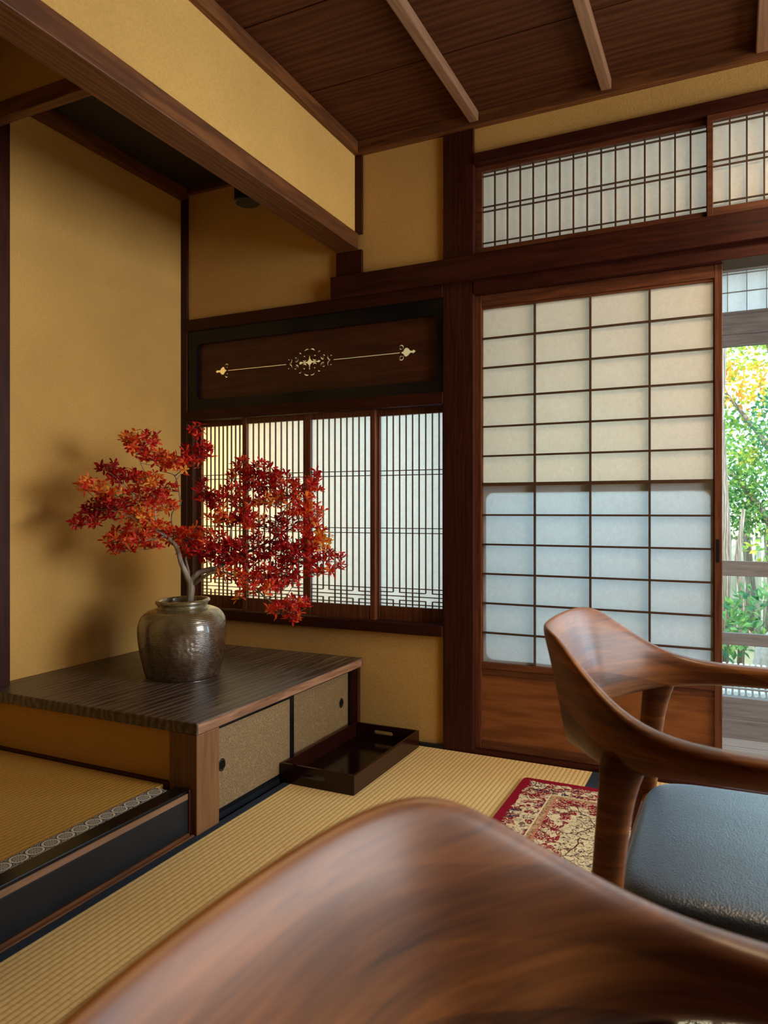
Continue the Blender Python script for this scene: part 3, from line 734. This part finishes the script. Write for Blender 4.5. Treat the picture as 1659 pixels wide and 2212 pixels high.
# local frame at the vase: u along RT (metres), v height, w depth along FW.  D0 is the vase distance from the room origin
D0 = 2.685; U = D0 / 1575.0
def bp(px, py, dw=0.0):
    """branch space: a fan-shaped sheet of twigs; dw pushes a point back or forward"""
    k = D0 + dw
    return FW * k + RT * ((px - 829.5) / 1575.0 * k) + Vector((0, 0, EYE - (py - 1102) / 1575.0 * k))
br = thing('autumn_branch', (vc.x, vc.y, .56), 'cut branch with red and orange autumn leaves standing in the stoneware vase', 'branch')
limbs = [
    [(404, 1400, 0, .013), (409, 1330, 0, .0135), (411, 1296, .0, .0135), (413, 1270, 0, .0135), (409, 1250, 0, .0130)],
    [(411, 1262, 0, .011), (402, 1240, -.01, .010), (391, 1215, -.02, .009), (384, 1188, -.02, .0078), (374, 1172, -.02, .0068), (358, 1158, -.03, .0056), (338, 1147, -.04, .0044), (315, 1132, -.05, .0034), (285, 1118, -.08, .0026), (250, 1105, -.10, .0018), (212, 1100, -.12, .0012)],
    [(409, 1255, 0, .0062), (407, 1235, .02, .0050), (402, 1212, .03, .0045), (398, 1190, .04, .0038), (376, 1150, .05, .0032), (371, 1130, .05, .0030), (373, 1106, .05, .0028), (389, 1092, .05, .0026), (388, 1070, .05, .0024), (381, 1036, .06, .0021), (372, 1024, .06, .0017), (345, 1018, .05, .0013)],
    [(411, 1258, 0, .011), (422, 1243, .01, .0105), (436, 1235, .02, .0105), (455, 1230, .03, .0100), (470, 1226, .04, .0078), (500, 1208, .06, .0055), (540, 1190, .08, .0045), (590, 1165, .09, .0035), (640, 1135, .10, .0026), (680, 1110, .10, .0016)],
    [(420, 1262, 0, .0065), (440, 1246, -.02, .0060), (465, 1236, -.03, .0050), (500, 1240, -.05, .0042), (540, 1258, -.06, .0034), (570, 1288, -.07, .0028), (600, 1310, -.08, .0022), (630, 1325, -.08, .0014)],
    [(470, 1226, .04, .0055), (495, 1180, .05, .0042), (500, 1140, .05, .0035), (515, 1095, .04, .0028), (545, 1050, .04, .0020), (570, 1015, .04, .0013)],
    [(540, 1190, .08, .0040), (600, 1200, .06, .0032), (660, 1205, .05, .0024), (710, 1212, .04, .0016), (735, 1215, .03, .001)],
    [(381, 1036, .06, .0020), (398, 1015, .07, .0016), (420, 985, .08, .0013), (426, 945, .08, .0009)],
    [(338, 1147, -.04, .0036), (335, 1110, -.03, .0028), (328, 1060, -.03, .0022), (315, 1025, -.02, .0018), (303, 1000, -.02, .0014), (285, 960, -.02, .0009)],
    [(358, 1158, -.03, .0030), (330, 1165, -.05, .0022), (300, 1170, -.06, .0014), (270, 1180, -.07, .0009)],
    [(500, 1140, .05, .0030), (470, 1105, .03, .0020), (445, 1075, .02, .0012)],
    [(590, 1165, .09, .0030), (610, 1110, .05, .0022), (640, 1070, .03, .0015), (675, 1050, .02, .0009)],
    [(303, 1000, -.02, .0012), (335, 1005, .0, .0010), (372, 1000, .03, .0008)],
    [(315, 1132, -.05, .0026), (290, 1075, -.06, .0018), (262, 1040, -.07, .0012), (225, 1015, -.08, .0008)],
]
nodes = []
wood_mb = MB()
for L in limbs:
    P3 = [bp(a, b, c) for a, b, c, r in L]; R3 = [r for *_, r in L]
    # smooth with Catmull-Rom
    pts, rad = [], []
    for i in range(len(P3) - 1):
        p0 = P3[max(i - 1, 0)]; p1 = P3[i]; p2 = P3[i + 1]; p3 = P3[min(i + 2, len(P3) - 1)]
        for k in range(4):
            t = k / 4
            pts.append(.5 * (2 * p1 + (p2 - p0) * t + (2 * p0 - 5 * p1 + 4 * p2 - p3) * t * t + (3 * p1 - p0 - 3 * p2 + p3) * t ** 3)); rad.append(R3[i] * (1 - t) + R3[i + 1] * t)
    pts.append(P3[-1]); rad.append(R3[-1])
    wood_mb.tube(pts, rad, 10)
    if L is not limbs[0]: nodes += list(zip(pts[6:], rad[6:]))
wood_mb.build('stem', M['bark'], br, smooth=True)
clusters = [  # x, y, rx, ry, tint, depth
    (282, 945, 20, 22, .62, -.03), (300, 962, 22, 18, .40, -.02), (322, 948, 18, 14, .22, -.02), (335, 985, 34, 16, .45, 0), (368, 998, 26, 16, .60, .03), (385, 1010, 16, 14, .68, .05),
    (427, 927, 13, 14, .22, .08), (425, 978, 33, 16, .20, .07), (418, 1000, 24, 14, .50, .06), (440, 965, 18, 12, .25, .06),
    (240, 1012, 28, 12, .15, -.07), (268, 1027, 34, 15, .15, -.05), (300, 1035, 28, 12, .55, -.03), (330, 1035, 26, 12, .72, -.02), (188, 1045, 20, 20, .74, -.11), (212, 1055, 20, 14, .70, -.10), (245, 1066, 32, 12, .62, -.08),
    (225, 1098, 44, 20, .08, -.10), (250, 1090, 34, 16, .12, -.08), (190, 1120, 30, 16, .20, -.12), (170, 1130, 14, 12, .25, -.12), (320, 1070, 44, 18, .38, -.04), (350, 1055, 28, 14, .30, .02), (352, 1090, 34, 14, .66, 0),
    (295, 1112, 38, 16, .62, -.06), (315, 1125, 32, 14, .80, -.04), (280, 1150, 34, 14, .35, -.07), (300, 1160, 42, 14, .45, -.06), (250, 1165, 26, 12, .50, -.08), (262, 1188, 26, 8, .30, -.09), (318, 1182, 26, 8, .35, -.06), (345, 1140, 30, 15, .58, -.03), (372, 1158, 26, 14, .40, 0),
    (440, 1062, 18, 26, .15, .02), (455, 1080, 22, 16, .18, .02), (478, 1086, 26, 14, .45, .03), (500, 1030, 14, 16, .30, .03), (525, 1010, 22, 20, .40, .04), (565, 1015, 34, 18, .18, .04), (560, 1045, 40, 22, .22, .04), (600, 1035, 26, 18, .30, .04),
    (500, 1065, 26, 16, .42, .04), (530, 1085, 34, 16, .40, .04), (585, 1080, 34, 16, .72, .04), (615, 1060, 34, 20, .52, .03), (655, 1055, 26, 24, .45, .02), (682, 1050, 16, 20, .42, .02), (650, 1090, 34, 20, .55, .03), (680, 1105, 22, 18, .60, .03),
    (475, 1120, 30, 16, .55, .03), (510, 1115, 34, 18, .18, .05), (545, 1125, 30, 14, .55, .05), (590, 1140, 32, 24, .10, .05), (640, 1120, 34, 18, .40, .04), (670, 1140, 30, 18, .35, .04), (705, 1160, 18, 14, .88, .03), (690, 1175, 20, 12, .75, .03),
    (405, 1160, 30, 16, .42, .0), (430, 1150, 30, 14, .58, .01), (460, 1165, 34, 18, .30, .02), (410, 1190, 26, 14, .30, 0), (445, 1190, 34, 16, .22, .02), (490, 1180, 40, 20, .15, .03), (540, 1170, 34, 18, .22, .05), (580, 1190, 36, 18, .20, .05), (530, 1205, 40, 16, .18, .04),
    (480, 1210, 34, 14, .22, .02), (625, 1180, 34, 20, .22, .05), (665, 1180, 30, 18, .30, .04), (650, 1205, 40, 16, .20, .04), (610, 1215, 34, 16, .30, .04), (700, 1200, 24, 16, .38, .03), (735, 1205, 10, 8, .30, .02), (722, 1226, 22, 10, .30, .02), (690, 1235, 30, 10, .30, .02),
    (500, 1240, 34, 12, .55, -.04), (540, 1250, 34, 14, .50, -.05), (575, 1240, 34, 16, .30, -.03), (615, 1240, 30, 16, .25, 0), (560, 1272, 34, 10, .62, -.06), (600, 1262, 30, 14, .35, -.04), (640, 1255, 18, 10, .30, -.02),
    (595, 1318, 14, 16, .50, -.08), (615, 1305, 20, 12, .40, -.08), (640, 1300, 20, 12, .38, -.07), (632, 1328, 20, 14, .42, -.07), (655, 1310, 10, 10, .35, -.07), (520, 1288, 12, 10, .62, -.06), (680, 1025, 6, 12, .2, .02), (527, 995, 6, 8, .5, .04)]
leaf = MB(); tint = []; twig = MB()
def add_leaf(p, d, nrm, L, wd, tv):
    d = d.normalized(); s = d.cross(nrm)
    s = s.normalized() if s.length > 1e-5 else d.orthogonal().normalized()
    n = s.cross(d).normalized()
    a = p; b = p + d * L * .34 + s * wd * .34 - n * wd * .06; c = p + d * L * .68 + s * wd * .44 - n * wd * .05; e = p + d * L - n * L * .10
    m1 = p + d * L * .34 + n * wd * .10; m2 = p + d * L * .68 + n * wd * .09
    g = p + d * L * .68 - s * wd * .44 - n * wd * .05; h = p + d * L * .34 - s * wd * .34 - n * wd * .06
    leaf.add([a, b, c, e, g, h, m1, m2], [(0, 1, 6), (1, 2, 7, 6), (2, 3, 7), (3, 4, 7), (4, 5, 6, 7), (5, 0, 6)])
    tint.extend([tv] * 8)
rnd = random.Random(11)
def rv(r=rnd): return Vector((r.gauss(0, 1), r.gauss(0, 1), r.gauss(0, 1))).normalized()
for cx, cy, rx, ry, tv, dw in clusters:
    hub = bp(cx + rnd.uniform(-.3, .3) * rx, cy + ry * .6, dw)
    near = min(nodes, key=lambda q: (q[0] - hub).length)
    mid = near[0].lerp(hub, .5) + rv() * .012
    twig.tube([near[0], mid, hub], [min(near[1], .0019), .0015, .0011], 5)
    nw = max(4, int(pi * rx * ry / 62))
    subs = [hub] + [bp(cx + rnd.uniform(-.7, .7) * rx, cy + rnd.uniform(-.4, .8) * ry, dw + rnd.uniform(-.05, .05)) for _ in range(max(1, nw // 5))]
    for s_ in subs[1:]:
        twig.tube([hub, hub.lerp(s_, .5) + rv() * .007, s_], [.0011, .0009, .0008], 4)
    for i in range(nw):
        a = rnd.uniform(0, 2 * pi); q = sqrt(rnd.random())
        p = bp(cx + rx * q * cos(a), cy + ry * q * sin(a), dw + rnd.gauss(0, .035))
        s_ = min(subs, key=lambda z: (z - p).length)
        twig.tube([s_, s_.lerp(p, .5) + rv() * .005, p], [.0008, .0006, .0005], 3, caps=False)
        ax = ((p - s_).normalized() * .8 + Vector((0, 0, .7)) + rv() * .7).normalized()
        nl = rnd.choice((3, 4, 5, 5, 6)); o1 = ax.orthogonal().normalized(); o2 = ax.cross(o1); ph = rnd.uniform(0, 6)
        tt = min(1, max(0, tv + .04 + rnd.gauss(0, .13)))
        for j in range(nl):
            b = ph + 2 * pi * j / nl
            d = ax * rnd.uniform(.25, .8) + (o1 * cos(b) + o2 * sin(b))
            add_leaf(p + rv() * .003, d, ax, rnd.uniform(.017, .031), rnd.uniform(.0085, .0135), tt)
twig.build('twig', M['twig'], br, smooth=True)
def add_tint(o, vals):
    at = o.data.attributes.new('tint', 'FLOAT', 'POINT'); at.data.foreach_set('value', vals)
lo = leaf.build('leaves', M['autumn'], br, smooth=False); add_tint(lo, tint)
lo['kind'] = 'stuff'

# ================================================================== RUG
rug = MB()
RX0, RX1, RY0, RY1 = -.652, 1.25, -.9, 2.483
n = 6; prof2 = rrect(RX0, RX1, RY0, RY1, .018, n)
rug.loft([[(a, b, z) for a, b in prof2] for z in (.0016, .0085)])
ro = rug.build('rug', rug_mat(RX0, RY0, RX1, RY1), None, (0, 0, 0), bevel=.002)
tag(ro, 'machine-woven floral rug with cream field and dark red border under the two armchairs', 'rug')

# ================================================================== ARMCHAIRS
def interp(t, xs, ys):
    if t <= xs[0]: return ys[0]
    for i in range(len(xs) - 1):
        if t <= xs[i + 1]:
            f = (t - xs[i]) / (xs[i + 1] - xs[i]); return ys[i] * (1 - f) + ys[i + 1] * f
    return ys[-1]
def armchair(loc, rotz, label):
    t = thing('armchair', (0, 0, 0), label, 'chair', None)
    z0 = .0085
    # half profile of the top rail: x, y, top z, bottom z, half thickness, outward lean
    H = [(-.298, .000, .735, .535, .0105), (-.297, .040, .735, .536, .0105), (-.294, .075, .7355, .538, .0105), (-.289, .108, .736, .541, .0105), (-.281, .138, .7365, .545, .011), (-.268, .166, .735, .549, .0115),
         (-.250, .190, .727, .552, .013), (-.228, .212, .709, .554, .0145), (-.203, .233, .688, .556, .016), (-.177, .253, .668, .558, .018), (-.148, .270, .649, .560, .020), (-.115, .283, .633, .564, .0215), (-.075, .292, .6225, .569, .0225),
         (-.03, .297, .617, .572, .0235), (.03, .300, .615, .573, .0245), (.10, .300, .615, .574, .0250), (.18, .297, .616, .575, .0250), (.26, .292, .617, .576, .0245), (.33, .286, .617, .578, .0225), (.355, .283, .616, .580, .019), (.368, .282, .611, .585, .011)]
    full = [(a, -b, c, d, e) for a, b, c, d, e in H[::-1]] + H[1:]
    rings = []; NS = 28
    for i, (x, y, zt, zb, th) in enumerate(full):
        xp, yp = full[max(i - 1, 0)][:2]; xn, yn = full[min(i + 1, len(full) - 1)][:2]
        T = Vector((xn - xp, yn - yp, 0)).normalized(); N = Vector((T.y, -T.x, 0))
        if N.dot(Vector((x - .05, y, 0))) < 0: N = -N
        hgt = (zt - zb) / 2; zc = (zt + zb) / 2
        back = max(0.0, min(1.0, (hgt - .03) / .05)); ex = 2.6 + 1.2 * (1 - back) * 0 + .6 * back
        ring = []
        for k in range(NS):
            a = 2 * pi * k / NS; ca, sa = cos(a), sin(a)
            u = (abs(ca) ** (2 / ex)) * (1 if ca >= 0 else -1); v = (abs(sa) ** (2 / ex)) * (1 if sa >= 0 else -1)
            taper = 1 - .15 * v * back
            lean = back * (v - 1) * hgt * .22           # lower edge sits further in
            belly = -back * .006 * (1 - v * v)
            p = Vector((x, y, zc - z0)) + N * (u * th * taper + lean + belly) + Vector((0, 0, v * hgt))
            ring.append(p)
        rings.append(ring)
    MB().loft(rings).build('back_and_arm_rail', M['walnut'], t, smooth=True, sub=1)
    # legs
    def leg(pts):
        rings = []; n = 20
        for x, y, z, rx, ry in pts:
            rings.append([Vector((x + rx * (abs(cos(a)) ** .75) * (1 if cos(a) >= 0 else -1), y + ry * (abs(sin(a)) ** .75) * (1 if sin(a) >= 0 else -1), z)) for a in [2 * pi * k / n for k in range(n)]])
        return MB().loft(rings).build('leg', M['walnut'], t, smooth=True, sub=1)
    for s in (-1, 1):
        leg([(-.205, s * .262, .0, .012, .011), (-.203, s * .262, .008, .0135, .0125), (-.185, s * .266, .16, .018, .016), (-.168, s * .270, .31, .022, .019), (-.160, s * .272, .42, .0225, .019), (-.152, s * .273, .50, .024, .019), (-.145, s * .275, .54, .028, .0185), (-.140, s * .276, .562, .033, .0165), (-.138, s * .276, .585, .030, .011)])
        leg([(.300, s * .275, .0, .013, .012), (.299, s * .275, .008, .0145, .0135), (.292, s * .279, .20, .019, .017), (.286, s * .283, .36, .021, .018), (.284, s * .286, .50, .020, .018), (.284, s * .288, .545, .023, .0175), (.285, s * .289, .580, .028, .014)])
    # seat frame rails
    for s in (-1, 1):
        MB().box(-.16, .29, s * .262 - .011, s * .262 + .011, .275, .335).build('seat_rail', M['walnut'], t, bevel=.006)
    MB().box(-.170, -.146, -.262, .262, .275, .335).build('seat_rail', M['walnut'], t, bevel=.006)
    MB().box(.275, .299, -.262, .262, .275, .335).build('seat_rail', M['walnut'], t, bevel=.006)
    # leather cushion: crowned rounded slab
    rings = []; n = 56
    for z, sc, in ((.315, .955), (.322, .985), (.338, 1.0), (.352, .997), (.3635, .982), (.3705, .95), (.3745, .90), (.3775, .80), (.3800, .6), (.3815, .35), (.382, .05)):
        ring = []
        for k in range(n):
            a = 2 * pi * k / n; e = 2 / 7.0
            cx = (abs(cos(a)) ** e) * (1 if cos(a) >= 0 else -1); cy = (abs(sin(a)) ** e) * (1 if sin(a) >= 0 else -1)
            hx = .222 * sc if sc > .9 else .222 * sc; hy = .262 * sc
            ring.append((.062 + hx * cx, hy * cy * (1 + .03 * cx), z))
        rings.append(ring)
    MB().loft(rings).build('seat_cushion', M['leather'], t, smooth=True, sub=1)
    t.location = (loc[0], loc[1], z0); t.rotation_euler = (0, 0, rotz)
    return t
armchair((0.0, 1.345), 0.0, 'walnut armchair with black leather seat standing nearer the paper sliding door')
armchair((.064, .284), radians(-2.5), 'walnut armchair in the foreground, its large curved back filling the bottom of the picture')

# ================================================================== SPOTLIGHT
sp = thing('ceiling_spotlight', (-1.685, 2.30, 2.425), 'small black cylindrical spotlight hanging from the alcove ceiling behind the beam', 'lamp')
MB().lathe([(.001, 2.108), (.044, 2.108), (.049, 2.112), (.050, 2.12), (.050, 2.24), (.046, 2.25), (.001, 2.25)], (-1.685, 2.30, 0), 32).build('lamp_body', M['dark_metal'], sp, smooth=False)
MB().lathe([(.008, 2.25), (.008, 2.42)], (-1.685, 2.30, 0), 12).build('stem', M['dark_metal'], sp)
MB().lathe([(.035, 2.41), (.035, 2.4255)], (-1.685, 2.30, 0), 24).build('ceiling_mount', M['dark_metal'], sp)

# ================================================================== VERANDA AND GARDEN
YO = 3.36
struct('floor_veranda', M['engawa'], (-1.02, 2.4, W + .118, YO + .08, -.06, -.020), 0)
# boards are shown by thin dark joints
for i, yy in enumerate((2.95, 3.10, 3.25)): trim('grey_x', (-1.02, 2.4, yy, yy + .003, -.0205, -.0192), 0)
M['veranda_ceiling'] = wood('veranda_ceiling_cedar', (.34, .20, .10), (.46, .28, .14), (.56, .36, .19), axis='x')
struct('ceiling_veranda', M['veranda_ceiling'], (-1.02, 2.4, W + .10, YO + .3, 2.62, 2.65), 0)
struct('wall_veranda_end', M['plaster'], (-1.04, -1.0, W + .10, YO + .06, -.06, 2.62), 0)
trim('grey_x', (-1.0, 2.4, YO, YO + .09, -.06, .062), .003)
trim('grey_x', (-1.0, 2.4, YO - .012, YO + .09, 1.660, 1.738), .003)
trim('grey_x', (-1.0, 2.4, YO + .0, YO + .09, 1.940, 2.04), .003)
def glass_door(name, x0, x1, y):
    t = thing(name, ((x0 + x1) / 2, y, .062), None, None); t['kind'] = 'structure'
    m = MB().box(x0, x0 + .036, y, y + .03, .062, 1.66).box(x1 - .036, x1, y, y + .03, .062, 1.66)
    m.build('stile', M['grey_z'], t, bevel=.002)
    m = MB()
    for za, zb_ in ((.062, .150), (.186, .190), (.369, .418), (.656, .718), (1.612, 1.66)): m.box(x0 + .036, x1 - .036, y + .001, y + .029, za, zb_)
    m.build('rail', M['grey_x'], t, bevel=.002)
    MB().box(x0 + .03, x1 - .03, y + .013, y + .017, .15, 1.62).build('glass_pane', M['glass'], t)
glass_door('door_2', -.985, -.06, YO + .04)
glass_door('door_3', -.078, .86, YO)
glass_door('door_4', .84, 1.78, YO + .04)
# small veranda transom
t = thing('window_4', (.45, YO, 1.74), None, None); t['kind'] = 'structure'
m = MB().box(-1.0, 2.0, YO + .01, YO + .03, 1.738, 1.758).box(-1.0, 2.0, YO + .01, YO + .03, 1.925, 1.942)
m.build('window_frame', M['grey_x'], t)
m = MB()
for i in range(0, 38): x = -.965 + i * .0725 + .0; m.box(x - .0015, x + .0015, YO + .008, YO + .018, 1.758, 1.925)
for z in (1.838, 1.914): m.box(-1.0, 2.0, YO + .007, YO + .015, z - .0016, z + .0016)
m.build('lattice', M['grey_x'], t)
MB().box(-1.0, 2.0, YO + .019, YO + .0195, 1.75, 1.935).build('paper', M['paper'], t)

struct('wall_added_bounce', M['plaster'], (-3.6, -1.40, 3.95, 4.05, -.46, 2.7), 0)  # added, unseen; its ochre bounce warms the left lattice screens
struct('wall_added_side', M['plaster'], (-2.75, -2.65, W + .1, 3.95, -.46, 2.7), 0)  # added, unseen; keeps open sky off the left screens
struct('eave_added_shade', M['veranda_ceiling'], (-3.4, -1.04, W + .1, 3.6, 2.36, 2.40), 0)  # added eave, unseen; cuts skylight on the lattice window
ground = struct('garden_ground', M['soil'], (-14, 16, 3.5, 24, -.56, -.46), 0)
# slatted outdoor bench (bleached strips running away from the house)
sb = thing('slatted_veranda_step', (.5, 4.35, -.46), 'bleached slatted outdoor platform beyond the glass door', 'platform')
for i in range(78): MB().box(-.30 + i * .030, -.30 + i * .030 + .021, 4.02, 4.78, .008, .030).build('slat', M['slat'], sb, bevel=.007)
MB().box(-.32, 2.06, 4.10, 4.16, -.05, .008).box(-.32, 2.06, 4.62, 4.68, -.05, .008).build('bearer', M['grey_x'], sb)
for lx in (-.25, .85, 1.98):
    for ly in (4.13, 4.65): MB().box(lx - .03, lx + .03, ly - .03, ly + .03, -.46, -.05).build('leg', M['grey_z'], sb)
# bamboo fence
fe = thing('bamboo_fence', (1.0, 9.4, -.46), 'pale upright bamboo fence behind the garden shrubs', 'fence')
m = MB(); rr = random.Random(5)
for i in range(150):
    x = -4 + i * .085; m.tube([(x, 9.4 + rr.uniform(-.02, .02), -.46), (x + rr.uniform(-.02, .02), 9.4, .95 + rr.uniform(-.06, .06))], .034, 7)
m.build('bamboo_pole', M['bamboo'], fe, smooth=True)['kind'] = 'stuff'
MB().box(-4, 8.7, 9.34, 9.37, .62, .68).box(-4, 8.7, 9.34, 9.37, -.1, -.04).build('crossbar', M['bamboo'], fe)

def foliage(blobs, dens, L, Wd, tintf, seed):
    r = random.Random(seed); mb = MB(); tv = []
    for cx, cy, cz, rx, ry, rz, ti in blobs:
        for i in range(int(dens * (rx * ry + ry * rz + rx * rz))):
            d = rv(r); q = r.random() ** .4
            p = Vector((cx + rx * d.x * q, cy + ry * d.y * q, cz + rz * d.z * q))
            dr = (d + rv(r) * .9).normalized(); nn = rv(r); s = dr.cross(nn).normalized()
            l = L * r.uniform(.6, 1.3); w = Wd * r.uniform(.7, 1.2); nd = s.cross(dr) * w * .25
            mb.add([p, p + dr * l * .45 + s * w * .5, p + dr * l, p + dr * l * .45 - s * w * .5, p + dr * l * .45 + nd], [(0, 1, 4), (1, 2, 4), (2, 3, 4), (3, 0, 4)])
            t_ = min(1, max(0, ti + r.gauss(0, .07))); tv += [t_] * 5
    return mb, tv
def tree(name, loc, label, cat, trunk, blobs, dens, L, Wd, seed):
    t = thing(name, loc, label, cat)
    m = MB()
    for pts, rad in trunk: m.tube(pts, rad, 9)
    m.build('trunk', M['trunk'], t, smooth=True)
    mb, tv = foliage(blobs, dens, L, Wd, None, seed)
    o = mb.build('foliage', M['green_leaf'], t); add_tint(o, tv); o['kind'] = 'stuff'
    return t
G = -.46
tree('maple_tree', (.9, 10.6, G), 'maple with yellow and orange autumn leaves high beyond the glass door', 'tree',
     [([(.9, 10.6, G), (.8, 10.6, 1.0), (.6, 10.6, 2.2), (.3, 10.6, 3.6)], [.11, .09, .06, .03]), ([(.8, 10.6, 1.0), (.3, 10.5, 1.9), (-.2, 10.4, 2.6)], [.05, .035, .015])],
     [(-.25, 10.5, 2.95, .7, .6, .35, .62), (.0, 10.4, 2.55, .50, .5, .28, .85), (.35, 10.6, 3.4, .9, .7, .35, .55), (-.3, 10.7, 2.1, .5, .5, .35, .48), (.45, 10.4, 2.35, .30, .3, .22, .74), (1.5, 10.8, 3.1, .8, .6, .4, .8), (.1, 10.7, 1.75, .5, .4, .4, .40)], 850, .085, .05, 21)
tree('evergreen_tree', (.55, 8.0, G), 'dense green broadleaf tree filling the middle of the garden view', 'tree',
     [([(.62, 8.0, G), (.60, 8.0, .6), (.5, 8.0, 1.6)], [.07, .06, .03]), ([(.5, 8.0, .5), (.2, 7.9, 1.0), (-.1, 7.9, 1.4)], [.04, .03, .012])],
     [(.25, 7.95, 1.10, .55, .45, .40, .33), (-.15, 7.95, 1.35, .40, .4, .40, .42), (.45, 7.85, 1.75, .32, .4, .40, .16), (.12, 7.9, 1.45, .10, .12, .08, .72), (-.65, 8.0, 1.2, .45, .4, .45, .34), (1.3, 8.0, 1.3, .6, .5, .7, .25), (.10, 8.1, .95, .45, .3, .30, .26)], 2500, .052, .030, 22)
tree('azalea_shrub', (.45, 6.4, G), 'low glossy green shrub just outside the glass door', 'shrub',
     [([(.45, 6.4, G), (.47, 6.4, .1), (.5, 6.35, .3)], [.03, .025, .01]), ([(.45, 6.4, G), (.1, 6.3, .0)], [.02, .01])],
     [(.22, 6.35, .12, .26, .30, .24, .18), (-.06, 6.3, -.02, .22, .25, .20, .22), (.7, 6.4, .0, .35, .35, .32, .2)], 900, .10, .045, 23)
tree('camellia_shrub', (.62, 7.2, G), 'yellow-green bush above the wooden mid rail of the glass door', 'shrub',
     [([(.62, 7.2, G), (.6, 7.2, .3), (.55, 7.2, .6)], [.025, .02, .01])],
     [(.27, 7.2, .62, .17, .18, .16, .50), (.55, 7.2, .58, .25, .22, .2, .48)], 900, .07, .04, 24)
for i, (x, y, h, r_) in enumerate(((-.09, 6.9, 3.2, .045), (.05, 7.0, 1.4, .026), (.36, 8.75, 1.6, .06), (.14, 8.9, 1.6, .05))):
    o = MB().tube([(x, y, G), (x + .03, y, G + h * .35), (x - .02, y, G + h * .7), (x + .03, y, G + h)], [r_ * 1.2, r_, r_ * .85, r_ * .6], 10).build('tree_trunk', M['trunk'], None, (x, y, G), smooth=True)
    tag(o, ['tall grey trunk at the left edge of the garden view', 'slender pale trunk beside the tall grey one', 'thicker pale trunk right of the slender trunks', 'thin trunk standing farthest back by the fence'][i], 'tree trunk')
st = MB()
n = 12
rings = []
for q in range(7):
    a = pi * q / 6 - pi / 2; rings.append([(.31 + (.001 + .17 * cos(a)) * cos(2 * pi * k / n) * (1 + .15 * sin(k * 2.3)), 5.75 + (.001 + .14 * cos(a)) * sin(2 * pi * k / n), G + .28 + .30 * sin(a)) for k in range(n)])
tag(st.loft(rings).build('garden_stone', M['stone'], None, (.31, 5.75, G), smooth=True), 'rounded tan garden stone at the foot of the shrubs', 'stone')
